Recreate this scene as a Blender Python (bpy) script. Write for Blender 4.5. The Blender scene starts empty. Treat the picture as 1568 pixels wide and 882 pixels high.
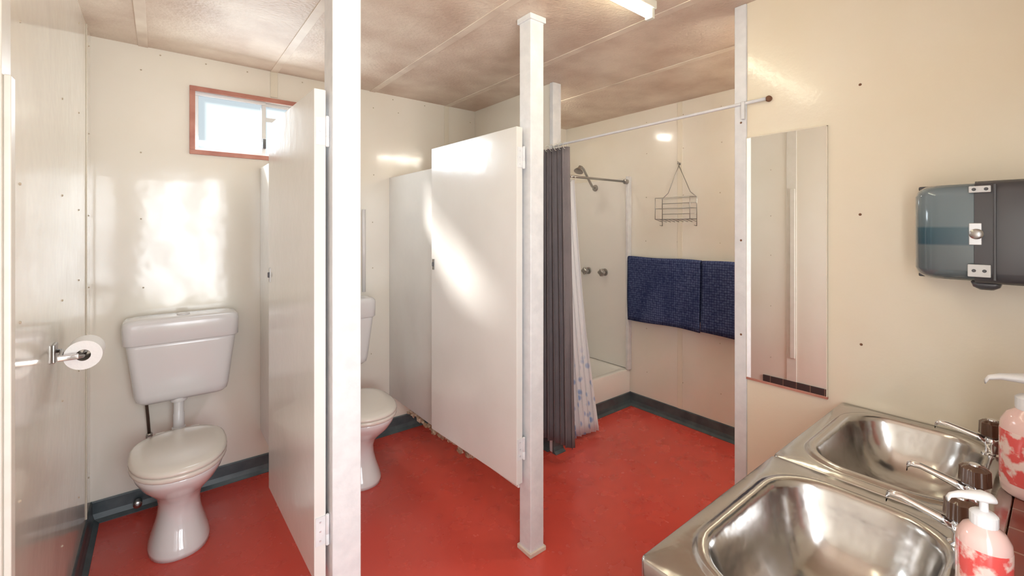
import bpy, bmesh, math, random
from mathutils import Vector, Matrix
random.seed(7)
sc=bpy.context.scene
try:
    sc.view_settings.view_transform='Standard'
    sc.view_settings.look='None'
except Exception as e: print(e)

# ---------------------------------------------------------------- materials
def mat(name,col,rough=0.5,metal=0.0,col2=None,nscale=3.0,bump=0.0,bscale=40.0,coat=0.0,spec=0.5,ramp=(0.35,0.65),emit=None,estr=0,trans=0,alpha=1,detail=4,coord='Object',bdist=0.02):
    m=bpy.data.materials.new(name); m.use_nodes=True
    nt=m.node_tree; b=nt.nodes['Principled BSDF']
    b.inputs['Base Color'].default_value=(*col,1)
    b.inputs['Roughness'].default_value=rough
    b.inputs['Metallic'].default_value=metal
    b.inputs['Coat Weight'].default_value=coat
    b.inputs['Coat Roughness'].default_value=0.08
    b.inputs['Specular IOR Level'].default_value=spec
    b.inputs['Transmission Weight'].default_value=trans
    b.inputs['Alpha'].default_value=alpha
    if emit:
        b.inputs['Emission Color'].default_value=(*emit,1); b.inputs['Emission Strength'].default_value=estr
    tc=nt.nodes.new('ShaderNodeTexCoord')
    if col2:
        n=nt.nodes.new('ShaderNodeTexNoise'); n.inputs['Scale'].default_value=nscale; n.inputs['Detail'].default_value=detail
        nt.links.new(tc.outputs[coord],n.inputs['Vector'])
        r=nt.nodes.new('ShaderNodeValToRGB')
        r.color_ramp.elements[0].position=ramp[0]; r.color_ramp.elements[1].position=ramp[1]
        r.color_ramp.elements[0].color=(*col,1); r.color_ramp.elements[1].color=(*col2,1)
        nt.links.new(n.outputs['Fac'],r.inputs['Fac']); nt.links.new(r.outputs['Color'],b.inputs['Base Color'])
    if bump>0:
        n2=nt.nodes.new('ShaderNodeTexNoise'); n2.inputs['Scale'].default_value=bscale; n2.inputs['Detail'].default_value=3
        nt.links.new(tc.outputs[coord],n2.inputs['Vector'])
        bp=nt.nodes.new('ShaderNodeBump'); bp.inputs['Strength'].default_value=bump; bp.inputs['Distance'].default_value=bdist
        nt.links.new(n2.outputs['Fac'],bp.inputs['Height']); nt.links.new(bp.outputs['Normal'],b.inputs['Normal'])
        if coat>0: nt.links.new(bp.outputs['Normal'],b.inputs['Coat Normal'])
    return m

M={}
M['wall']=mat('cream_gloss_paint',(0.84,0.785,0.685),0.14,col2=(0.87,0.825,0.74),nscale=2.2,bump=0.16,bscale=3.2,coat=0.45)
M['wall2']=mat('cream_satin_paint',(0.83,0.735,0.575),0.2,col2=(0.86,0.78,0.64),nscale=2.2,bump=0.03,bscale=60,coat=0.35)
M['ceil']=mat('stained_ceiling_board',(0.60,0.46,0.365),0.5,col2=(0.84,0.73,0.61),nscale=3.4,bump=0.22,bscale=60,ramp=(0.32,0.68),detail=14)
M['batten']=mat('ceiling_batten',(0.68,0.56,0.46),0.5,col2=(0.84,0.74,0.62),nscale=6)
M['wbatten']=mat('wall_batten',(0.80,0.74,0.62),0.3)
M['door']=mat('white_door_paint',(0.76,0.74,0.70),0.2,col2=(0.80,0.78,0.745),nscale=3,bump=0.05,bscale=12,coat=0.3)
M['trim']=mat('white_trim',(0.72,0.725,0.74),0.35,col2=(0.80,0.80,0.81),nscale=20,bump=0.08,bscale=40)
M['jamb']=mat('cream_trim',(0.76,0.72,0.64),0.35,col2=(0.80,0.76,0.69),nscale=20)
M['ceramic']=mat('ceramic',(0.82,0.80,0.79),0.08,coat=0.5)
M['plast']=mat('cistern_plastic',(0.79,0.765,0.765),0.18,coat=0.3)
M['seat']=mat('seat_plastic',(0.79,0.725,0.65),0.2,coat=0.3)
M['base']=mat('slate_skirting',(0.055,0.075,0.085),0.35,col2=(0.085,0.11,0.12),nscale=14)
M['chrome']=mat('chrome',(0.8,0.8,0.82),0.12,1.0)
M['dullchrome']=mat('worn_chrome',(0.42,0.41,0.40),0.3,1.0)
M['steel']=mat('brushed_steel',(0.56,0.54,0.52),0.2,1.0,bump=0.18,bscale=9)
M['alu']=mat('aluminium',(0.75,0.77,0.8),0.4,0.6)
M['redwood']=mat('painted_red_timber',(0.42,0.16,0.12),0.5,col2=(0.55,0.25,0.19),nscale=10)
M['rust']=mat('rusty_screw',(0.20,0.09,0.045),0.6)
M['screw']=mat('painted_screw',(0.50,0.42,0.32),0.5)
M['brownknob']=mat('brown_knob',(0.11,0.055,0.035),0.15,coat=0.5)
M['paper']=mat('paper',(0.9,0.88,0.86),0.9,bump=0.1,bscale=80)
M['core']=mat('paper_core',(0.42,0.36,0.3),0.9)
M['greyc']=mat('grey_curtain_fabric',(0.18,0.16,0.17),0.75,col2=(0.21,0.185,0.195),nscale=8,bump=0.1,bscale=200)
M['dark']=mat('dark_plastic',(0.075,0.075,0.085),0.25,coat=0.2)
M['label']=mat('white_plate',(0.7,0.7,0.7),0.4)
M['chip']=mat('crumbled_chipboard',(0.30,0.17,0.09),0.9,col2=(0.6,0.48,0.36),nscale=40,bump=0.6,bscale=60)
M['tubeoff']=mat('fitting_white',(0.8,0.8,0.72),0.4)
M['tube']=mat('lit_fluorescent_tube',(1,1,0.85),0.4,emit=(1.0,0.97,0.74),estr=17)
M['filltube']=mat('annex_fill_tube',(1,1,0.85),0.4,emit=(1.0,0.94,0.84),estr=46)  # glow of the added fill tubes in the annex
M['fillglow']=mat('shower_fill_glow',(1,1,0.9),0.4,emit=(1.0,0.94,0.84),estr=60)  # glow of the added shower fill lamp
M['tray']=mat('shower_acrylic',(0.88,0.85,0.80),0.12,coat=0.4)
M['pump']=mat('pump_plastic',(0.82,0.80,0.80),0.3)
M['soap']=mat('pink_soap_bottle',(0.75,0.10,0.09),0.2,col2=(0.85,0.62,0.55),nscale=34,coat=0.3,ramp=(0.46,0.56))
M['soapclear']=mat('soap_clear_plastic',(0.82,0.55,0.50),0.15,coat=0.3)
M['ground']=mat('outdoor_gravel',(0.35,0.3,0.22),0.9,col2=(0.5,0.45,0.36),nscale=6)
M['mirror']=mat('mirror_glass',(0.93,0.93,0.90),0.01,1.0)
M['cab']=mat('cabinet_laminate',(0.7,0.68,0.62),0.4)
M['hose']=mat('dark_hose',(0.12,0.09,0.07),0.4,0.5)
def smoke_mat():
    m=mat('smoky_blue_plastic',(0.075,0.115,0.14),0.12,coat=0.5); nt=m.node_tree; b=nt.nodes['Principled BSDF']
    tc=nt.nodes.new('ShaderNodeTexCoord'); sp=nt.nodes.new('ShaderNodeSeparateXYZ'); nt.links.new(tc.outputs['Object'],sp.inputs[0])
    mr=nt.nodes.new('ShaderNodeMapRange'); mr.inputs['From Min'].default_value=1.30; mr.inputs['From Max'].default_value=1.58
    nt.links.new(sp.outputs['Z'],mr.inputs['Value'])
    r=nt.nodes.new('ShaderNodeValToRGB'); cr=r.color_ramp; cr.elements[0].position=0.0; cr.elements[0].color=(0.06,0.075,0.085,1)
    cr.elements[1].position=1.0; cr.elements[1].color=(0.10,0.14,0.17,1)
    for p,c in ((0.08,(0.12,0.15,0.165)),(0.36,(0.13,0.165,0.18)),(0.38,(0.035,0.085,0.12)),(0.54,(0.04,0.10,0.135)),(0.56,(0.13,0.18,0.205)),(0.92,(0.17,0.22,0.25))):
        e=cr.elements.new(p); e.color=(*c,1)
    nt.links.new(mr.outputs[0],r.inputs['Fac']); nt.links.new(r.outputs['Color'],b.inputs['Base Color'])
    return m
M['smoke']=smoke_mat()

def floor_mat():
    m=bpy.data.materials.new('red_floor_paint'); m.use_nodes=True; nt=m.node_tree; b=nt.nodes['Principled BSDF']
    tc=nt.nodes.new('ShaderNodeTexCoord')
    n=nt.nodes.new('ShaderNodeTexNoise'); n.inputs['Scale'].default_value=1.6; n.inputs['Detail'].default_value=7
    nt.links.new(tc.outputs['Object'],n.inputs['Vector'])
    r=nt.nodes.new('ShaderNodeValToRGB'); e=r.color_ramp.elements
    e[0].position=0.25; e[0].color=(0.59,0.066,0.045,1); e[1].position=0.75; e[1].color=(0.63,0.082,0.058,1)
    nt.links.new(n.outputs['Fac'],r.inputs['Fac'])
    n3=nt.nodes.new('ShaderNodeTexNoise'); n3.inputs['Scale'].default_value=4.5; n3.inputs['Detail'].default_value=10
    nt.links.new(tc.outputs['Object'],n3.inputs['Vector'])
    r3=nt.nodes.new('ShaderNodeValToRGB'); r3.color_ramp.elements[0].position=0.64; r3.color_ramp.elements[1].position=0.78
    r3.color_ramp.elements[1].color=(0.5,0.5,0.5,1)
    nt.links.new(n3.outputs['Fac'],r3.inputs['Fac'])
    mx=nt.nodes.new('ShaderNodeMixRGB'); mx.inputs[2].default_value=(0.46,0.05,0.034,1)
    nt.links.new(r3.outputs['Color'],mx.inputs[0]); nt.links.new(r.outputs['Color'],mx.inputs[1]); nt.links.new(mx.outputs[0],b.inputs['Base Color'])
    n2=nt.nodes.new('ShaderNodeTexNoise'); n2.inputs['Scale'].default_value=9; n2.inputs['Detail'].default_value=3
    nt.links.new(tc.outputs['Object'],n2.inputs['Vector'])
    mr=nt.nodes.new('ShaderNodeMapRange'); mr.inputs['To Min'].default_value=0.24; mr.inputs['To Max'].default_value=0.30
    nt.links.new(n2.outputs['Fac'],mr.inputs['Value']); nt.links.new(mr.outputs['Result'],b.inputs['Roughness'])
    bp=nt.nodes.new('ShaderNodeBump'); bp.inputs['Strength'].default_value=0.03; bp.inputs['Distance'].default_value=0.02
    nt.links.new(n2.outputs['Fac'],bp.inputs['Height']); nt.links.new(bp.outputs['Normal'],b.inputs['Normal'])
    return m
M['floor']=floor_mat()
def towel_mat():
    m=mat('navy_waffle_towel',(0.022,0.04,0.15),0.95); nt=m.node_tree; b=nt.nodes['Principled BSDF']
    b.inputs['Specular IOR Level'].default_value=0.1
    tc=nt.nodes.new('ShaderNodeTexCoord'); v=nt.nodes.new('ShaderNodeTexVoronoi'); v.inputs['Scale'].default_value=58; v.inputs['Randomness'].default_value=0.3
    nt.links.new(tc.outputs['Object'],v.inputs['Vector'])
    r=nt.nodes.new('ShaderNodeValToRGB'); r.color_ramp.elements[0].color=(0.11,0.14,0.27,1); r.color_ramp.elements[1].color=(0.02,0.03,0.09,1); r.color_ramp.elements[1].position=0.75
    nt.links.new(v.outputs['Distance'],r.inputs['Fac']); nt.links.new(r.outputs['Color'],b.inputs['Base Color'])
    bp=nt.nodes.new('ShaderNodeBump'); bp.inputs['Strength'].default_value=0.7; bp.inputs['Distance'].default_value=0.01; bp.invert=True
    nt.links.new(v.outputs['Distance'],bp.inputs['Height']); nt.links.new(bp.outputs['Normal'],b.inputs['Normal'])
    return m
M['towel']=towel_mat()
def curtain_white():
    m=mat('white_patterned_curtain',(0.82,0.81,0.83),0.5); nt=m.node_tree; b=nt.nodes['Principled BSDF']
    tc=nt.nodes.new('ShaderNodeTexCoord'); n=nt.nodes.new('ShaderNodeTexVoronoi'); n.inputs['Scale'].default_value=16; n.feature='F1'
    nt.links.new(tc.outputs['Object'],n.inputs['Vector'])
    r=nt.nodes.new('ShaderNodeValToRGB'); r.color_ramp.elements[0].position=0.2; r.color_ramp.elements[1].position=0.4
    r.color_ramp.elements[0].color=(0.30,0.42,0.66,1); r.color_ramp.elements[1].color=(0.83,0.82,0.84,1)
    nt.links.new(n.outputs['Distance'],r.inputs['Fac'])
    sp=nt.nodes.new('ShaderNodeSeparateXYZ'); nt.links.new(tc.outputs['Object'],sp.inputs[0])
    mr=nt.nodes.new('ShaderNodeMapRange'); mr.inputs['From Min'].default_value=0.65; mr.inputs['From Max'].default_value=0.40
    nt.links.new(sp.outputs['Z'],mr.inputs['Value'])
    mx=nt.nodes.new('ShaderNodeMixRGB'); mx.inputs[1].default_value=(0.83,0.82,0.84,1)
    nt.links.new(mr.outputs['Result'],mx.inputs[0]); nt.links.new(r.outputs['Color'],mx.inputs[2]); nt.links.new(mx.outputs[0],b.inputs['Base Color'])
    return m
M['whitec']=curtain_white()
def tile_mat(nm,c1,c2,mo):
    m=mat(nm,(0.3,0.08,0.05),0.2); nt=m.node_tree; b=nt.nodes['Principled BSDF']
    tc=nt.nodes.new('ShaderNodeTexCoord'); k=nt.nodes.new('ShaderNodeTexBrick'); k.offset=0
    k.inputs['Scale'].default_value=1; k.inputs['Brick Width'].default_value=0.1; k.inputs['Row Height'].default_value=0.1; k.inputs['Mortar Size'].default_value=0.003
    k.inputs['Color1'].default_value=(*c1,1); k.inputs['Color2'].default_value=(*c2,1); k.inputs['Mortar'].default_value=(*mo,1)
    nt.links.new(tc.outputs['Object'],k.inputs['Vector']); nt.links.new(k.outputs['Color'],b.inputs['Base Color'])
    return m
M['tile']=tile_mat('brown_tiles',(0.22,0.055,0.04),(0.27,0.08,0.05),(0.34,0.2,0.15))
M['tiledark']=tile_mat('dark_tiles',(0.05,0.05,0.05),(0.075,0.07,0.07),(0.25,0.18,0.14))
def pane_mat():
    m=bpy.data.materials.new('frosted_window_glass'); m.use_nodes=True; nt=m.node_tree; nt.nodes.clear()
    o=nt.nodes.new('ShaderNodeOutputMaterial'); t=nt.nodes.new('ShaderNodeBsdfTransparent'); tr=nt.nodes.new('ShaderNodeBsdfTranslucent')
    tr.inputs['Color'].default_value=(0.16,0.18,0.18,1)
    e=nt.nodes.new('ShaderNodeEmission'); e.inputs['Color'].default_value=(0.80,0.93,1,1); e.inputs['Strength'].default_value=0.12  # weak emission in the panes stands in for daylight behind the glass
    mx=nt.nodes.new('ShaderNodeMixShader'); mx.inputs[0].default_value=0.35
    a=nt.nodes.new('ShaderNodeAddShader')
    nt.links.new(t.outputs[0],mx.inputs[1]); nt.links.new(tr.outputs[0],mx.inputs[2]); nt.links.new(mx.outputs[0],a.inputs[0]); nt.links.new(e.outputs[0],a.inputs[1]); nt.links.new(a.outputs[0],o.inputs['Surface'])
    return m
M['pane']=pane_mat()

# ---------------------------------------------------------------- mesh helpers
def link(name,me,m,smooth=False,parent=None):
    o=bpy.data.objects.new(name,me); sc.collection.objects.link(o)
    if m is not None: me.materials.append(m)
    if smooth:
        for p in me.polygons: p.use_smooth=True
    if parent is not None:
        o.parent=parent; o.matrix_parent_inverse=Matrix.Translation(-parent.location)
    return o
def empty(name,loc=(0,0,0)):
    e=bpy.data.objects.new(name,None); e.location=loc; e.empty_display_size=0.05; sc.collection.objects.link(e); return e
def boxes(name,lst,m,bev=0.0,parent=None):
    bm=bmesh.new()
    for (x0,x1,y0,y1,z0,z1) in lst:
        r=bmesh.ops.create_cube(bm,size=1)
        for v in r['verts']:
            v.co=Vector(((x0+x1)/2+v.co.x*(x1-x0),(y0+y1)/2+v.co.y*(y1-y0),(z0+z1)/2+v.co.z*(z1-z0)))
    me=bpy.data.meshes.new(name); bm.to_mesh(me); bm.free()
    o=link(name,me,m,parent=parent)
    if bev>0:
        md=o.modifiers.new('bevel','BEVEL'); md.width=bev; md.segments=3; md.limit_method='ANGLE'
        for p in me.polygons: p.use_smooth=True
        wn=o.modifiers.new('wn','WEIGHTED_NORMAL')
    return o
def box(name,b,m,bev=0.0,parent=None): return boxes(name,[b],m,bev,parent)
def loft(name,rings,m,cap0=True,cap1=True,smooth=True,parent=None,subs=0,closed=True):
    bm=bmesh.new(); R=[[bm.verts.new(p) for p in r] for r in rings]; n=len(rings[0])
    for a,b in zip(R[:-1],R[1:]):
        for i in range(n if closed else n-1):
            j=(i+1)%n
            bm.faces.new((a[i],a[j],b[j],b[i]))
    if cap0: bm.faces.new(R[0][::-1])
    if cap1: bm.faces.new(R[-1])
    bmesh.ops.recalc_face_normals(bm,faces=bm.faces)
    me=bpy.data.meshes.new(name); bm.to_mesh(me); bm.free()
    o=link(name,me,m,smooth,parent)
    if subs:
        s=o.modifiers.new('ss','SUBSURF'); s.levels=subs; s.render_levels=subs
    return o
def rrect(cx,cy,hx,hy,r,z,k=6):
    pts=[]
    for (sx,sy,a0) in ((1,1,0),(-1,1,90),(-1,-1,180),(1,-1,270)):
        for i in range(k+1):
            a=math.radians(a0+90*i/k)
            pts.append((cx+sx*(hx-r)+r*math.cos(a),cy+sy*(hy-r)+r*math.sin(a),z))
    return pts
def lathe(name,prof,loc,m,axis='Z',seg=28,parent=None,lobes=0,lobe_amp=0.0,caps=True):
    rings=[]
    for (r,h) in prof:
        ring=[]
        for i in range(seg):
            a=2*math.pi*i/seg; rr=r*(1+lobe_amp*math.cos(lobes*a)) if lobes else r
            p=Vector((rr*math.cos(a),rr*math.sin(a),h))
            if axis=='X': p=Vector((p.z,p.x,p.y))
            elif axis=='-X': p=Vector((-p.z,p.x,p.y))
            elif axis=='Y': p=Vector((p.x,p.z,p.y))
            elif axis=='-Y': p=Vector((p.x,-p.z,p.y))
            elif isinstance(axis,Vector):
                q=Vector((0,0,1)).rotation_difference(axis.normalized()); p=q@p
            ring.append(Vector(loc)+p)
        rings.append(ring)
    o=loft(name,rings,m,caps,caps,True,parent)
    md=o.modifiers.new('es','EDGE_SPLIT'); md.split_angle=math.radians(40)
    return o
def tubes(name,paths,r,m,seg=10,parent=None):
    bm=bmesh.new()
    for pts in paths:
        pts=[Vector(p) for p in pts]; prev=None; ringp=None
        n0=None
        for i,p in enumerate(pts):
            if i==0: d=(pts[1]-p)
            elif i==len(pts)-1: d=p-pts[i-1]
            else: d=(pts[i+1]-p).normalized()+(p-pts[i-1]).normalized()
            d.normalize()
            if n0 is None:
                n0=d.cross(Vector((0,0,1)))
                if n0.length<0.1: n0=d.cross(Vector((1,0,0)))
                n0.normalize()
            else:
                n0=(n0-d*n0.dot(d)).normalized()
            b=d.cross(n0)
            ring=[bm.verts.new(p+n0*r*math.cos(2*math.pi*k/seg)+b*r*math.sin(2*math.pi*k/seg)) for k in range(seg)]
            if prev:
                for k in range(seg): bm.faces.new((prev[k],prev[(k+1)%seg],ring[(k+1)%seg],ring[k]))
            else: bm.faces.new(ring[::-1])
            prev=ring
        bm.faces.new(prev)
    bmesh.ops.recalc_face_normals(bm,faces=bm.faces)
    me=bpy.data.meshes.new(name); bm.to_mesh(me); bm.free()
    return link(name,me,m,True,parent)

# ---------------------------------------------------------------- room shell
XL,XR,YB,YS,H=-0.27,3.05,3.0,-0.25,2.40
box('floor',(XL-0.1,XR+0.1,YS-0.1,YB+0.1,-0.1,0.0),M['floor'])
box('ceiling',(XL-0.1,XR+0.1,YS-0.1,YB+0.1,H,H+0.1),M['ceil'])
box('wall_left',(XL-0.1,XL,YS-0.1,YB+0.1,0,H),M['wall'])
wx0,wx1,wz0,wz1=0.145,0.835,1.88,2.215
boxes('wall_back',[(XL,wx0,YB,YB+0.1,0,H),(wx1,XR,YB,YB+0.1,0,H),(wx0,wx1,YB,YB+0.1,0,wz0),(wx0,wx1,YB,YB+0.1,wz1,H)],M['wall'])
box('wall_right',(XR,XR+0.1,YS-0.1,YB+0.1,0,H),M['wall'])
boxes('wall_front',[(XL,-0.17,YS-0.1,YS,0,H),(0.62,1.94,YS-0.1,YS,0,H),(-0.17,0.62,YS-0.1,YS,2.06,H)],M['wall'])
box('wall_mirror_side',(1.94,2.01,YS-0.1,0.885,0,H),M['wall2'])
box('wall_annex',(2.01,XR,0.42,0.48,0,H),M['wall'])
box('wall_shower_side',(2.00,2.045,2.10,YB,0,H),M['wall'])
box('trim_1',(1.932,2.018,0.843,0.893,0,H),M['trim'],0.004)
box('trim_2',(1.985,2.06,2.07,2.105,0,H),M['trim'],0.006)
box('trim_3',(XL,XL+0.008,1.40,1.475,0.175,H),M['jamb'],0.003)
box('trim_4',(XL+0.008,XL+0.02,1.41,1.445,0.37,1.78),M['jamb'],0.003)
box('outdoor_ground',(-6,8,-8,-0.4,-0.25,-0.12),M['ground'])
boxes('trim_5',[(-0.2,-0.155,YS-0.11,YS+0.01,0,2.09),(0.605,0.65,YS-0.11,YS+0.01,0,2.09),(-0.2,0.65,YS-0.11,YS+0.01,2.045,2.09)],M['trim'],0.003)
def skirt(name,p0,p1,nrm):
    p0=Vector(p0);p1=Vector(p1);n=Vector(nrm)
    prof=[(0.0,0.10),(0.004,0.102),(0.008,0.095),(0.009,0.04),(0.016,0.016),(0.035,0.004),(0.035,0.0),(0.0,0.0)]
    rings=[[p+n*a+Vector((0,0,z)) for a,z in prof] for p in (p0,p1)]
    loft(name,rings,M['base'],smooth=False)
skirt('baseboard_back',(XL,YB,0),(2.0,YB,0),(0,-1,0))
skirt('baseboard_left',(XL,1.66,0),(XL,YB,0),(1,0,0))
box('baseboard_entry',(XL,XL+0.01,YS,1.66,0,0.175),M['tiledark'])
skirt('baseboard_right',(XR,0.48,0),(XR,2.26,0),(-1,0,0))
skirt('baseboard_shower',(2.045,2.26,0),(XR,2.26,0),(0,-1,0))
skirt('baseboard_shower_side',(2.0,2.10,0),(2.0,YB,0),(-1,0,0))
skirt('baseboard_shower_end',(1.98,2.07,0),(2.065,2.07,0),(0,-1,0))
skirt('baseboard_mirror_side',(1.94,0.5,0),(1.94,0.885,0),(-1,0,0))
boxes('trim_6',[(x-0.02,x+0.02,YS,YB,H-0.004,H) for x in (-0.07,0.54,1.15,1.74,2.35)],M['batten'],0.001)
boxes('trim_7',[(0.52,0.56,YB-0.005,YB,wz1+0.03,H),(1.715,1.755,YB-0.005,YB,0.1,H),(XR-0.005,XR,1.79,1.83,0.1,H),(XL,XL+0.004,2.83,2.84,0.1,H)],M['wbatten'],0.002)
def screws(name,pts,m,r=0.0045):
    bm=bmesh.new()
    for p,n in pts:
        q=Vector((0,0,1)).rotation_difference(Vector(n))
        bmesh.ops.create_cone(bm,segments=8,radius1=r,radius2=r*.6,depth=0.003,cap_ends=True,matrix=Matrix.Translation(Vector(p)+Vector(n)*0.0015)@q.to_matrix().to_4x4())
    me=bpy.data.meshes.new(name); bm.to_mesh(me); bm.free(); link(name,me,m)
pts=[]
for x in (-0.07,1.15,1.35,1.735,1.95):
    for z in (0.3,0.6,1.15,1.5,1.85,2.3):
        pts.append(((x+random.uniform(-.01,.01),YB,z+random.uniform(-.03,.03)),(0,-1,0)))
for x in (0.0,0.2,0.4,0.7,0.95,1.3,1.55): pts.append(((x,YB,2.37),(0,-1,0)))
for y in (1.6,2.2,2.6,2.93):
    for z in (0.3,0.8,1.2,1.55,1.95,2.3): pts.append(((XL,y,z+random.uniform(-.05,.05)),(1,0,0)))
for y in (1.25,1.5,1.79,1.83,2.1):
    for z in (0.3,0.65,1.35,1.7,2.05,2.3): pts.append(((XR,y+random.uniform(-.01,.01),z),(-1,0,0)))
screws('wall_screws',pts,M['screw'],0.0042)
pts=[((1.94,0.458,1.96),(-1,0,0)),((1.94,0.458,1.50),(-1,0,0)),((1.94,0.455,1.04),(-1,0,0)),((1.932,0.865,1.9),(-1,0,0)),((1.932,0.865,1.4),(-1,0,0)),((1.932,0.865,1.0),(-1,0,0))]
screws('rusty_screws',pts,M['rust'],0.0048)

# ---------------------------------------------------------------- window
w=empty('window_1',(0.49,3.0,2.05))
fo=(0.125,0.855,1.86,2.235)
boxes('outer_frame',[(fo[0],fo[1],2.985,3.0,fo[3]-0.025,fo[3]),(fo[0],fo[1],2.985,3.0,fo[2],fo[2]+0.025),(fo[0],fo[0]+0.025,2.985,3.0,fo[2]+0.025,fo[3]-0.025),(fo[1]-0.025,fo[1],2.985,3.0,fo[2]+0.025,fo[3]-0.025)],M['redwood'],0.0015,w)
def sash(nm,x0,x1,y,t=0.022):
    boxes(nm,[(x0,x1,y,y+0.02,wz0,wz0+t),(x0,x1,y,y+0.02,wz1-t,wz1),(x0,x0+t,y,y+0.02,wz0+t,wz1-t),(x1-t,x1,y,y+0.02,wz0+t,wz1-t)],M['alu'],0.002,w)
sash('sash_left',wx0,0.50,3.02); sash('sash_right',0.48,wx1,3.045)
box('latch',(0.481,0.499,3.005,3.02,1.93,1.99),M['dark'],0.002,w)
box('pane_left',(wx0+0.02,0.48,3.028,3.032,wz0+0.02,wz1-0.02),M['pane'],0,w)
box('pane_right',(0.50,wx1-0.02,3.053,3.057,wz0+0.02,wz1-0.02),M['pane'],0,w)
box('glazing_bar',(0.50,wx1-0.02,3.04,3.052,2.10,2.125),M['alu'],0,w)

# ---------------------------------------------------------------- posts, partitions, doors
def post(x,y,s):
    e=empty('partition_post',(x,y,0))
    box('shaft',(x-s/2,x+s/2,y-s/2,y+s/2,0.0,H),M['trim'],0.004,e)
    h=s/2+0.008
    box('foot_collar',(x-h,x+h,y-h,y+h,0,0.02),M['batten'],0.003,e)
    box('head_collar',(x-h,x+h,y-h,y+h,H-0.025,H),M['trim'],0.003,e)
post(0.477,1.51,0.092); post(1.316,1.512,0.078)
box('toilet_partition',(0.466,0.50,1.558,3.0,0.25,1.81),M['door'],0.003)
p2=empty('toilet_partition',(1.29,2.3,0))
box('panel',(1.272,1.306,1.553,3.0,0.27,1.81),M['door'],0.003,p2)
bm=bmesh.new()
for i in range(60):
    y=1.95+0.75*random.random()
    r=random.uniform(0.010,0.022)
    res=bmesh.ops.create_icosphere(bm,subdivisions=1,radius=r,matrix=Matrix.Translation((1.288+random.uniform(-.014,.014),y,0.268-random.uniform(0.0,0.035)))@Matrix.Diagonal((random.uniform(.6,1),random.uniform(.8,1.7),random.uniform(.6,1.2),1)))
    for v in res['verts']: v.co+=Vector([random.uniform(-.004,.004) for _ in range(3)])
me=bpy.data.meshes.new('crumbled_edge'); bm.to_mesh(me); bm.free(); link('crumbled_edge',me,M['chip'],parent=p2)

def door(name,h,f,z0,z1,th,lockz):
    e=empty(name,(h[0],h[1],0))
    H0=Vector((h[0],h[1],0)); d=(Vector((f[0],f[1],0))-H0); L=d.length; d.normalize(); n=Vector((d.y,-d.x,0))
    def slab(nm,a0,a1,b0,b1,c0,c1,m,bev):
        bm=bmesh.new(); r=bmesh.ops.create_cube(bm,size=1)
        for v in r['verts']:
            a=a0+(v.co.x+.5)*(a1-a0); b=b0+(v.co.y+.5)*(b1-b0); c=c0+(v.co.z+.5)*(c1-c0)
            v.co=H0+d*a+n*b+Vector((0,0,c))
        bmesh.ops.recalc_face_normals(bm,faces=bm.faces)
        me=bpy.data.meshes.new(nm); bm.to_mesh(me); bm.free(); o=link(nm,me,m,parent=e)
        if bev: 
            md=o.modifiers.new('b','BEVEL'); md.width=bev; md.segments=2
        return o
    slab('leaf',0,L,0,th,z0,z1,M['door'],0.002)
    for k,hz in enumerate((z1-0.135,z0+0.155)):
        slab('hinge_leaf_%d'%(k+1),-0.003,0,0.004,th,hz-0.045,hz+0.045,M['trim'],0)
        q=H0+n*(th+0.003)-d*0.006
        lathe('hinge_pin_%d'%(k+1),[(0.004,-0.050),(0.006,-0.048),(0.006,-0.016),(0.0052,-0.015),(0.0052,-0.014),(0.006,-0.013),(0.006,0.048),(0.004,0.050)],(q.x,q.y,hz),M['trim'],parent=e,seg=12)
        for t_ in (-0.03,0.0,0.03):
            slab('hinge_screw_%d%d'%(k+1,int(t_*100)+5),-0.005,-0.003,0.015,0.020,hz+t_-.0025,hz+t_+.0025,M['alu'],0)
    slab('lock_plate',L-0.035,L-0.012,-0.003,0,lockz-0.03,lockz+0.03,M['dullchrome'],0.001)
    slab('lock_knob',L-0.028,L-0.018,-0.009,-0.002,lockz-0.012,lockz+0.012,M['dark'],0.003)
door('door_1',(0.385,1.50),(0.370,2.17),0.32,1.90,0.036,1.25)
door('door_2',(1.225,1.507),(1.20,2.24),0.32,1.90,0.034,1.25)

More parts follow.
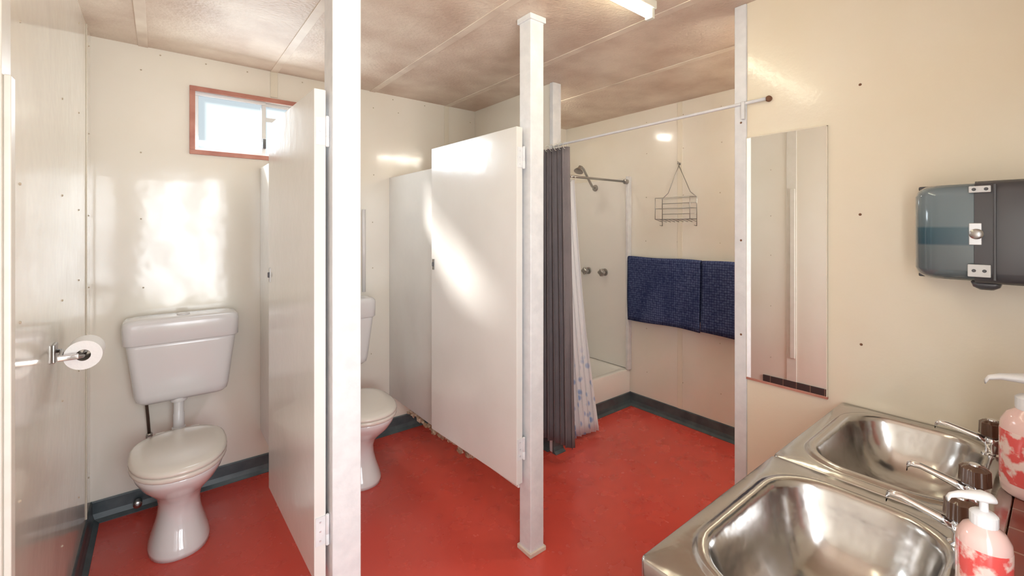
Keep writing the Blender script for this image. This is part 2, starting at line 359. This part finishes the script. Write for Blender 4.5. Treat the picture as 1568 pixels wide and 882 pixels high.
# ---------------------------------------------------------------- toilets
def egg(cx,y0,y1,hw,z,n=36,p=2.25):
    pts=[]; cy=y0+(y1-y0)*0.55
    for i in range(n):
        a=2*math.pi*i/n; c,s=math.cos(a),math.sin(a)
        x=hw*math.copysign(abs(c)**(2/p),c); ry=(y1-cy) if s>0 else (cy-y0)
        pp=p if s<0 else 3.0
        y=ry*math.copysign(abs(s)**(2/pp),s)
        pts.append((cx+x,cy+y,z))
    return pts
def toilet(cx,off):
    e=empty('toilet',(cx,2.55,0))
    S=[(0,.116,2.42,2.71),(.02,.116,2.42,2.71),(.05,.108,2.435,2.70),(.10,.093,2.46,2.69),(.15,.082,2.475,2.68),(.20,.079,2.47,2.69),(.25,.090,2.44,2.71),(.29,.118,2.39,2.74),(.33,.146,2.34,2.76),(.37,.165,2.305,2.775),(.395,.172,2.292,2.78),(.405,.170,2.294,2.78)]
    loft('pedestal_bowl',[egg(cx,a,b,w_,z) for z,w_,a,b in S],M['ceramic'],parent=e)
    T=[(.406,.176,2.285,2.775),(.412,.181,2.278,2.78),(.424,.181,2.278,2.78),(.428,.178,2.282,2.778)]
    loft('seat',[egg(cx,a,b,w_,z) for z,w_,a,b in T],M['seat'],parent=e)
    T=[(.430,.178,2.284,2.776),(.434,.182,2.278,2.78),(.444,.181,2.280,2.778),(.452,.170,2.295,2.765),(.457,.13,2.34,2.73),(.459,.05,2.45,2.62)]
    loft('lid',[egg(cx,a,b,w_,z) for z,w_,a,b in T],M['seat'],parent=e)
    boxes('lid_hinges',[(cx-.09,cx-.05,2.765,2.80,.405,.44),(cx+.05,cx+.09,2.765,2.80,.405,.44)],M['seat'],0.004,e)
    tubes('outlet_pipe',[[(cx,2.66,.17),(cx,2.74,.20),(cx,2.80,.19),(cx,2.84,.14),(cx,2.85,.08),(cx,2.85,0.0)]],0.05,M['ceramic'],18,e)
    ccx=cx+off
    C=[(.575,.175,.060),(.59,.190,.075),(.62,.197,.082),(.75,.212,.088),(.86,.226,.092),(.885,.228,.092)]
    loft('cistern_tank',[rrect(ccx,2.90-0.0,hx,hy,0.04,z) for z,hx,hy in C],M['plast'],parent=e)
    L=[(.876,.232,.095),(.882,.240,.0985),(.965,.243,.0985),(.985,.240,.097),(.996,.228,.088),(1.0,.20,.07)]
    loft('cistern_lid',[rrect(ccx,2.90,hx,hy,0.04,z) for z,hx,hy in L],M['plast'],parent=e)
    lathe('flush_button',[(0.028,0),(0.028,0.005),(0.024,0.008)],(ccx,2.90,0.999),M['plast'],parent=e)
    lathe('flush_pipe',[(0.030,0.0),(0.030,0.028),(0.024,0.03),(0.024,0.1),(0.022,0.105),(0.022,0.19)],(ccx-0.02,2.87,0.395),M['plast'],parent=e)
    lathe('pipe_collar',[(0.034,0.0),(0.036,0.004),(0.036,0.018),(0.030,0.022)],(ccx-0.02,2.87,0.56),M['plast'],parent=e)
    tubes('pan_link',[[(ccx-.02,2.87,.41),(ccx-.02,2.85,.37),(ccx-.01,2.80,.35),(cx,2.74,.345)]],0.03,M['plast'],16,e)
    tubes('inlet_hose',[[(ccx-.15,2.90,.59),(ccx-.15,2.93,.55),(ccx-.145,2.96,.47),(ccx-.14,2.985,.37)]],0.007,M['hose'],8,e)
    lathe('inlet_valve',[(0.014,0),(0.014,0.03),(0.008,0.034),(0.008,0.05)],(ccx-.14,3.0,.37),M['dullchrome'],axis='-Y',parent=e)
    lathe('outlet_cap',[(0.018,0),(0.018,0.03),(0.012,0.035)],(cx-.16,2.965,.05),M['dullchrome'],axis='-Y',parent=e)
toilet(0.07,0.025); toilet(0.905,-0.04)
tubes('water_pipe',[[(1.085,2.985,1.02),(1.085,2.985,1.58)]],0.012,M['plast'])

t=empty('toilet_roll_holder',(-0.27,2.0,1.05))
lathe('roll',[(0.018,0),(0.046,0),(0.046,0.1),(0.018,0.1),(0.018,0.0)],(-0.193,1.96,1.045),M['paper'],axis='Y',parent=t,caps=False,seg=36)
lathe('roll_core',[(0.0175,-0.0005),(0.0175,0.1005)],(-0.193,1.96,1.045),M['core'],axis='Y',parent=t,caps=False)
box('wall_bracket',(-0.27,-0.262,2.005,2.06,1.02,1.08),M['dullchrome'],0.003,t)
tubes('arm',[[(-0.266,2.03,1.055),(-0.25,2.03,1.055),(-0.246,1.99,1.052),(-0.244,1.95,1.05),(-0.235,1.943,1.048),(-0.205,1.943,1.046),(-0.193,1.95,1.045),(-0.193,2.06,1.045)]],0.006,M['dullchrome'],10,t)
box('arm_shroud',(-0.250,-0.200,1.933,1.948,1.040,1.056),M['chrome'],0.003,t)

# ---------------------------------------------------------------- shower
tr=empty('shower_tray',(2.55,2.6,0))
tcx,tcy=(2.045+3.05)/2,(2.26+3.0)/2; hx=(3.05-2.045)/2; hy=0.37
R=[rrect(tcx,tcy,hx-.001,hy-.001,0.004,0.0),rrect(tcx,tcy,hx-.001,hy-.001,0.004,0.27),rrect(tcx,tcy,hx-.006,hy-.006,0.01,0.285),rrect(tcx,tcy,hx-.05,hy-.05,0.05,0.287),rrect(tcx,tcy,hx-.065,hy-.065,0.06,0.27),rrect(tcx,tcy,hx-.085,hy-.085,0.07,0.18),rrect(tcx,tcy,hx-.12,hy-.12,0.06,0.16),rrect(tcx,tcy,0.04,0.04,0.02,0.155)]
o=loft('tray',R,M['tray'],cap0=False,parent=tr); md=o.modifiers.new('es','EDGE_SPLIT'); md.split_angle=math.radians(50)
box('shower_wall_panel',(3.032,3.0495,2.273,2.984,0.29,1.87),M['tray'],0.003)
box('shower_wall_panel.001',(2.056,3.031,2.985,2.9995,0.29,1.87),M['tray'],0.003)
box('shower_wall_panel.002',(2.0455,2.055,2.273,2.984,0.29,1.87),M['tray'],0.003)
box('trim_8',(3.005,3.0495,2.245,2.272,0.288,1.88),M['trim'],0.004)
box('trim_9',(2.0455,2.075,2.25,2.272,0.288,1.88),M['trim'],0.004)
sh=empty('shower_rose',(3.03,2.62,1.81))
lathe('flange',[(0.03,0),(0.028,0.008),(0.014,0.014)],(3.032,2.62,1.81),M['dullchrome'],axis='-X',parent=sh)
tubes('arm',[[(3.03,2.62,1.81),(2.98,2.61,1.82),(2.90,2.585,1.88),(2.80,2.55,1.955),(2.76,2.535,1.965),(2.73,2.525,1.955)]],0.010,M['dullchrome'],12,sh)
lathe('rose_head',[(0.012,-0.02),(0.016,0.0),(0.034,0.022),(0.040,0.034),(0.034,0.038)],(2.72,2.52,1.95),M['dullchrome'],axis=Vector((-0.45,-0.1,-0.8)),parent=sh)
def stap(y):
    e=empty('shower_tap',(3.03,y,1.07))
    lathe('flange',[(0.032,0),(0.030,0.008),(0.016,0.012),(0.014,0.03)],(3.032,y,1.07),M['dullchrome'],axis='-X',parent=e)
    lathe('handle',[(0.018,0.03),(0.028,0.034),(0.029,0.06),(0.02,0.068)],(3.032,y,1.07),M['dullchrome'],axis='-X',lobes=4,lobe_amp=0.16,parent=e)
stap(2.51); stap(2.70)
r=empty('shower_rail',(2.5,2.26,1.83))
tubes('rail',[[(2.075,2.258,1.83),(3.003,2.258,1.835)]],0.009,M['dullchrome'],12,r)
lathe('rail_socket',[(0.02,0),(0.02,0.03),(0.012,0.035)],(3.005,2.258,1.835),M['dullchrome'],axis='-X',parent=r)

def curtain(name,top0,top1,bot0,bot1,z0,z1,folds,amp,m):
    nu=folds*12; nv=24; bm=bmesh.new(); g=[]
    for j in range(nv+1):
        v=j/nv; z=z1+(z0-z1)*v; row=[]
        a=Vector(top0).lerp(Vector(bot0),v**1.3); b=Vector(top1).lerp(Vector(bot1),v**1.3)
        d=(b-a).normalized(); n=Vector((d.y,-d.x))
        for i in range(nu+1):
            u=i/nu
            ph=2*math.pi*folds*u+0.5*math.sin(3*v+u*4)
            k=a+(b-a)*u+n*amp*(0.75+0.35*v)*math.sin(ph)*(1+0.3*math.sin(7*u))+d*amp*0.35*math.sin(2*ph)
            row.append(bm.verts.new((k.x,k.y,z+0.006*math.sin(ph)*v)))
        g.append(row)
    for j in range(nv):
        for i in range(nu): bm.faces.new((g[j][i],g[j][i+1],g[j+1][i+1],g[j+1][i]))
    me=bpy.data.meshes.new(name); bm.to_mesh(me); bm.free()
    e=empty(name,(top0[0],top0[1],z1))
    o=link('cloth',me,m,True,e)
    md=o.modifiers.new('s','SOLIDIFY'); md.thickness=0.002
    paths=[]
    for k in range(folds):
        u=(k+0.5)/folds; c=Vector(top0).lerp(Vector(top1),u); d=(Vector(top1)-Vector(top0)).normalized(); n=Vector((d.y,-d.x))
        paths.append([(c.x+n.x*0.022*math.cos(a),c.y+n.y*0.022*math.cos(a),z1+0.008+0.022*math.sin(a)) for a in [2*math.pi*q/12 for q in range(13)]])
    tubes('rings',paths,0.002,M['tubeoff'],6,e)
curtain('grey_shower_curtain',(1.945,2.10),(1.955,1.91),(1.93,2.09),(1.955,1.865),0.115,1.955,5,0.028,M['greyc'])
curtain('white_shower_curtain',(2.16,2.255),(2.39,2.255),(2.14,2.10),(2.41,2.06),0.03,1.805,6,0.022,M['whitec'])
rr=empty('curtain_rod',(1.96,1.4,1.97))
tubes('rod',[[(1.975,2.075,1.972),(1.955,1.94,1.975),(1.93,0.86,1.978),(1.925,0.765,1.978)]],0.007,M['trim'],12,rr)
lathe('wall_flange',[(0.012,0),(0.012,0.008),(0.008,0.012)],(1.94,0.757,1.978),M['rust'],axis='-X',parent=rr)
lathe('post_flange',[(0.02,0),(0.018,0.01),(0.01,0.014)],(1.978,2.07,1.972),M['trim'],axis='-Y',parent=rr)
box('bracket',(1.917,1.932,0.845,0.86,1.91,1.985),M['trim'],0.003,rr)

tw=empty('towel_rail',(3.0,1.6,1.21))
tubes('rail',[[(3.0,2.23,1.205),(3.0,0.95,1.205)]],0.008,M['chrome'],10,tw)
for y in (2.225,0.955):
    lathe('rail_post',[(0.018,0),(0.016,0.006),(0.008,0.01),(0.008,0.052)],(3.05,y,1.205),M['chrome'],axis='-X',parent=tw)
def towel(y0,y1,zb,zf,ph):
    bm=bmesh.new(); g=[]; ny=28
    prof=[]
    for i in range(13): prof.append((0.016,zb+(1.205-zb)*i/12))
    for i in range(1,8): a=math.pi*i/8; prof.append((0.016*math.cos(a),1.205+0.016*math.sin(a)))
    for i in range(13): prof.append((-0.016,1.205+(zf-1.205)*i/12))
    for j in range(ny+1):
        v=j/ny; y=y0+(y1-y0)*v; row=[]
        for (dx,z) in prof:
            f=max(0,(1.2-z))
            s=-1 if dx<0 else 0.3
            row.append(bm.verts.new((3.0+dx+s*0.014*f*(1+math.sin(v*9+z*3+ph)),y+0.012*math.sin(z*8+ph)*f,z+(0.006*math.sin(v*5+ph) if z<1.2 else 0.003*math.sin(v*8+ph)))))
        g.append(row)
    for a,b in zip(g[:-1],g[1:]):
        for i in range(len(prof)-1): bm.faces.new((a[i],a[i+1],b[i+1],b[i]))
    bmesh.ops.recalc_face_normals(bm,faces=bm.faces)
    me=bpy.data.meshes.new('bath_towel'); bm.to_mesh(me); bm.free()
    o=link('bath_towel',me,M['towel'],True)
    md=o.modifiers.new('s','SOLIDIFY'); md.thickness=0.007; md.offset=0
towel(1.615,2.235,0.78,0.715,0); towel(1.0,1.603,0.78,0.72,2.1)

c=empty('wire_shower_caddy',(3.04,1.80,1.6))
P=[]
X0,X1=3.04,2.94; ya,yb=1.67,1.95
P.append([(3.035,1.81,1.92),(3.03,1.81,1.945),(3.02,1.81,1.95),(3.015,1.81,1.93)])
P.append([(3.035,1.81,1.92),(X0-.005,ya+.05,1.72),(X0-.005,ya,1.68),(X0-.005,ya,1.47)])
P.append([(3.035,1.81,1.92),(X0-.005,yb-.05,1.72),(X0-.005,yb,1.68),(X0-.005,yb,1.47)])
for z in (1.68,1.60):
    P.append([(X0-.005,ya,z),(X1,ya,z),(X1,yb,z),(X0-.005,yb,z),(X0-.005,ya,z)])
for z in (1.64,1.56,1.52): P.append([(X0-.005,ya,z),(X0-.005,yb,z)])
P.append([(X0-.005,ya,1.52),(X1,ya,1.52),(X1,yb,1.52),(X0-.005,yb,1.52)])
for i in range(9):
    y=ya+(yb-ya)*i/8; P.append([(X0-.005,y,1.50),(X1,y,1.52)])
P.append([(X1,ya,1.68),(X1,ya,1.52)]);P.append([(X1,yb,1.68),(X1,yb,1.52)])
P.append([(X0-.005,ya,1.47),(X0-.04,ya,1.475)]);P.append([(X0-.005,yb,1.47),(X0-.04,yb,1.475)])
tubes('wires',P,0.0025,M['dullchrome'],6,c)
lathe('wall_hook',[(0.012,0),(0.010,0.006),(0.005,0.008),(0.005,0.02)],(3.05,1.81,1.935),M['dullchrome'],axis='-X',parent=c)

# ---------------------------------------------------------------- mirror
mi=empty('wall_mirror',(1.94,0.7,1.33))
box('glass',(1.932,1.938,0.557,0.842,0.826,1.83),M['mirror'],0,mi)
boxes('edge',[(1.930,1.940,0.554,0.557,0.826,1.832),(1.930,1.940,0.842,0.8425,0.826,1.832),(1.930,1.940,0.554,0.8425,1.830,1.833)],M['wbatten'],0,mi)
box('bottom_channel',(1.929,1.940,0.553,0.8425,0.818,0.826),M['redwood'],0,mi)

# ---------------------------------------------------------------- paper towel dispenser
d=empty('paper_towel_dispenser',(1.85,0.14,1.43))
def sec(y0,y1,r0,r1,m,nm,z0,z1,x0=1.745):
    rings=[]
    for (z,s) in ((z0,0.02),(z0+0.012,0.006),(z0+0.03,0.0),(z1-0.03,0.0),(z1-0.012,0.006),(z1,0.02)):
        pts=[(1.94,y0,z)]
        for i in range(7):
            a=math.pi/2*i/6; pts.append((x0+s+r0-r0*math.sin(a),y0+(s if r0>0.01 else 0)+r0-r0*math.cos(a),z))
        for i in range(7):
            a=math.pi/2*i/6; pts.append((x0+s+r1-r1*math.cos(a),y1-(s if r1>0.01 else 0)-r1+r1*math.sin(a),z))
        pts.append((1.94,y1-(s if r1>0.01 else 0),z))
        rings.append(pts)
    o=loft(nm,rings,m,parent=d); md=o.modifiers.new('es','EDGE_SPLIT'); md.split_angle=math.radians(45)
sec(0.16,0.29,0.001,0.06,M['smoke'],'smoky_window',1.305,1.575,1.75)
sec(-0.01,0.16,0.06,0.001,M['dark'],'dark_body',1.30,1.58,1.745)
boxes('back_plate',[(1.90,1.94,0.0,0.298,1.298,1.31),(1.90,1.94,0.0,0.298,1.57,1.583)],M['dark'],0.004,d)
box('hinge_strip',(1.738,1.748,0.118,0.124,1.31,1.57),M['dark'],0.002,d)
boxes('plates',[(1.739,1.746,0.128,0.17,1.548,1.566),(1.739,1.746,0.128,0.172,1.318,1.352)],M['label'],0.002,d)
lathe('lock',[(0.014,0),(0.014,0.012),(0.010,0.015)],(1.748,0.155,1.435),M['dullchrome'],axis='-X',parent=d)
box('lock_plate',(1.742,1.748,0.145,0.17,1.405,1.465),M['alu'],0.002,d)
screws('x',[((1.739,0.137,1.557),(-1,0,0)),((1.739,0.16,1.557),(-1,0,0)),((1.739,0.14,1.335),(-1,0,0)),((1.739,0.16,1.335),(-1,0,0))],M['dark'])
o=bpy.data.objects['x']; o.name='plate_screws'; o.parent=d; o.matrix_parent_inverse=Matrix.Translation(-d.location)
o=loft('paper_outlet',[rrect(1.80,0.14,0.03,0.03,0.012,1.302),rrect(1.80,0.14,0.026,0.026,0.012,1.288),rrect(1.80,0.14,0.014,0.014,0.008,1.280)],M['dark'],parent=d)

# ---------------------------------------------------------------- sinks
b=empty('vanity_bench',(1.3,0.25,0))
boxes('cabinet',[(0.74,0.756,-0.24,0.47,0.08,0.777),(1.92,1.936,-0.24,0.47,0.08,0.777),(0.756,1.92,-0.24,0.47,0.08,0.096),(0.756,1.92,0.455,0.47,0.096,0.777)],M['cab'],0.002,b)
box('plinth',(0.78,1.93,-0.2,0.43,0.0,0.08),M['base'],0,b)
boxes('cabinet_doors',[(0.75,1.14,0.47,0.486,0.1,0.76),(1.145,1.535,0.47,0.486,0.1,0.76),(1.54,1.925,0.47,0.486,0.1,0.76)],M['cab'],0.003,b)
box('tiled_ledge',(0.715,1.938,-0.248,0.078,0.777,0.8215),M['tile'],0.002,b)
box('tiled_splashback',(0.715,1.938,-0.249,-0.24,0.8215,1.0),M['tile'],0.0,b)
def sink(cx,hx):
    e=empty('stainless_steel_sink',(cx,0.295,0.82)); cy=0.298
    S=[(.0,0.216,.012,.778),(0,.216,.012,.8165),(.0015,.2145,.012,.8205),(.004,.212,.012,.822)]
    rings=[rrect(cx,0.295,hx-a,hy_,r,z,9) for a,hy_,r,z in S]
    for (bx,by,r,z) in [(.268,.186,.125,.8215),(.262,.180,.122,.8215),(.258,.176,.12,.8265),(.250,.168,.115,.828),(.243,.161,.11,.8275),(.236,.154,.105,.822),(.231,.149,.10,.810),(.224,.142,.098,.785),(.213,.133,.095,.752),(.197,.120,.09,.722),(.175,.103,.082,.698),(.145,.082,.07,.682),(.105,.06,.055,.672),(.06,.045,.04,.667),(.032,.032,.031,.665)]:
        rings.append(rrect(cx,cy,bx,by,r,z,9))
    o=loft('basin',rings,M['steel'],cap0=False,cap1=True,parent=e)
    md=o.modifiers.new('es','EDGE_SPLIT'); md.split_angle=math.radians(60)
    lathe('waste_ring',[(0.032,0),(0.030,0.003),(0.022,0.001),(0.010,0.0005)],(cx,cy,0.665),M['chrome'],parent=e)
    lathe('waste_hole',[(0.02,0.002),(0.018,0.0025)],(cx,cy,0.665),M['dark'],parent=e)
    box('overflow',(cx-0.025,cx+0.025,cy-0.152,cy-0.144,0.785,0.79),M['dark'],0,e)
sink(1.025,0.308); sink(1.6355,0.3015)
def tap(x,y=0.13,z=0.822):
    e=empty('pillar_tap',(x,y,z))
    lathe('body',[(0.022,0),(0.021,0.006),(0.015,0.01),(0.014,0.025),(0.017,0.031),(0.017,0.046),(0.012,0.052),(0.008,0.056)],(x,y,z),M['chrome'],parent=e)
    rings=[]
    for t_,zz,wd,ht in ((0,.037,.012,.012),(.03,.043,.011,.010),(.06,.051,.010,.008),(.09,.058,.009,.007),(.108,.057,.009,.007),(.115,.050,.008,.008),(.115,.040,.008,.004)):
        rings.append([(x+wd*math.cos(a),y+t_,z+zz+ht*math.sin(a)) for a in [2*math.pi*q/14 for q in range(14)]])
    loft('spout',rings,M['chrome'],parent=e)
    lathe('handle',[(0.010,0.050),(0.022,0.054),(0.026,0.058),(0.0245,0.090),(0.018,0.096),(0.005,0.098)],(x,y,z),M['brownknob'],lobes=8,lobe_amp=0.06,seg=48,parent=e)
    lathe('handle_cap',[(0.010,0),(0.009,0.003)],(x,y,z+0.097),M['chrome'],parent=e)
for x in (0.83,1.235,1.43,1.80): tap(x)
def bottle(x,y,z,s,rot):
    e=empty('soap_pump_bottle',(x,y,z))
    def L(nm,prof,m,**k): return lathe(nm,[(r*s,h*s) for r,h in prof],(x,y,z),m,parent=e,**k)
    L('base',[(0.030,0),(0.034,0.004),(0.035,0.015),(0.035,0.02)],M['soapclear'])
    L('label',[(0.0352,0.02),(0.0355,0.022),(0.0355,0.098),(0.0352,0.1)],M['soap'])
    L('shoulder',[(0.035,0.1),(0.034,0.112),(0.027,0.126),(0.017,0.134),(0.015,0.138)],M['soapclear'])
    L('collar',[(0.0175,0.134),(0.018,0.136),(0.018,0.152),(0.014,0.156),(0.006,0.158),(0.0055,0.175)],M['pump'],lobes=20,lobe_amp=0.02,seg=60)
    c_,s_=math.cos(rot),math.sin(rot)
    rings=[]
    for t_,zz,wd,ht in ((-.014,.178,.007,.004),(-.012,.180,.012,.007),(.0,.182,.014,.009),(.015,.182,.011,.007),(.035,.181,.007,.005),(.048,.177,.005,.004),(.052,.170,.005,.004)):
        rings.append([(x+s*(t_*c_-wd*math.cos(a)*s_),y+s*(t_*s_+wd*math.cos(a)*c_),z+s*(zz+ht*math.sin(a))) for a in [2*math.pi*q/14 for q in range(14)]])
    loft('pump_head',rings,M['pump'],parent=e)
bottle(1.085,0.088,0.8225,0.97,2.2); bottle(1.60,0.052,0.8225,1.5,1.9)

# ---------------------------------------------------------------- lights
fl=empty('annex_fill_light',(0.9,1.09,2.37))
box('batten_body',(0.28,1.62,1.065,1.115,2.365,2.40),M['tubeoff'],0.004,fl)
boxes('end_caps',[(0.29,0.31,1.072,1.108,2.325,2.366),(1.595,1.615,1.072,1.108,2.325,2.366)],M['tubeoff'],0.003,fl)
tubes('tube',[[(0.31,1.09,2.342),(1.595,1.09,2.342)]],0.014,M['tube'],14,fl)
fl_fill=empty('annex_fill_light',(2.5,0.8,2.37))  # added fill light, out of view behind the mirror wall, brightens the shower side
box('batten_body',(2.12,2.98,0.60,0.66,2.365,2.40),M['tubeoff'],0.004,fl_fill)
tubes('tube',[[(2.14,0.612,2.345),(2.96,0.612,2.345)],[(2.14,0.648,2.345),(2.96,0.648,2.345)]],0.014,M['filltube'],14,fl_fill)
ol=empty('shower_fill_lamp',(2.19,2.5,2.38))  # added lamp, mostly hidden behind a post, brightens the shower interior
lathe('base_ring',[(0.065,0),(0.065,0.02),(0.055,0.024)],(2.19,2.5,2.376),M['tubeoff'],parent=ol)
lathe('fill_dome',[(0.02,-0.032),(0.04,-0.027),(0.053,-0.014),(0.056,0.0)],(2.19,2.5,2.376),M['fillglow'],parent=ol)
def area(name,loc,rot,sx,sy,p,col,clouds=False):
    l=bpy.data.lights.new(name,'AREA'); l.shape='RECTANGLE'; l.size=sx; l.size_y=sy; l.energy=p; l.color=col
    if clouds:
        l.use_nodes=True; nt=l.node_tree; em=nt.nodes['Emission']
        g=nt.nodes.new('ShaderNodeNewGeometry'); n=nt.nodes.new('ShaderNodeTexNoise'); n.inputs['Scale'].default_value=4.0; n.inputs['Detail'].default_value=3
        nt.links.new(g.outputs['Parametric'],n.inputs['Vector'])
        mr=nt.nodes.new('ShaderNodeMapRange'); mr.inputs['From Min'].default_value=0.38; mr.inputs['From Max'].default_value=0.62; mr.inputs['To Min'].default_value=0.2; mr.inputs['To Max'].default_value=1.6
        nt.links.new(n.outputs['Fac'],mr.inputs['Value']); nt.links.new(mr.outputs[0],em.inputs['Strength'])
    o=bpy.data.objects.new(name,l); o.location=loc; o.rotation_euler=rot; sc.collection.objects.link(o); return o
area('doorway_daylight',(0.22,-0.33,1.3),(math.radians(90),0,0),0.72,1.4,34,(0.92,0.96,1.0),True)
area('window_daylight',(0.49,2.98,2.05),(math.radians(-65),0,0),0.64,0.3,7,(0.85,0.94,1.0))
s=bpy.data.lights.new('sun','SUN'); s.energy=24; s.angle=math.radians(8); s.color=(1,0.97,0.92)
so=bpy.data.objects.new('sun',s); sc.collection.objects.link(so)
so.rotation_euler=Vector((0.71,-0.9,-0.70)).to_track_quat('-Z','Y').to_euler()
wd=bpy.data.worlds.new('sky'); sc.world=wd; wd.use_nodes=True
bg=wd.node_tree.nodes['Background']; bg.inputs[0].default_value=(0.84,0.94,1.0,1); bg.inputs[1].default_value=1.15

# ---------------------------------------------------------------- camera
cd=bpy.data.cameras.new('camera'); cd.sensor_width=36; cd.lens=36*677/1568; cd.shift_y=-91/1568; cd.clip_start=0.02
co=bpy.data.objects.new('camera',cd); co.location=(0,0,1.45); co.rotation_euler=(math.radians(90),0,math.radians(-38.5)); sc.collection.objects.link(co)
sc.camera=co
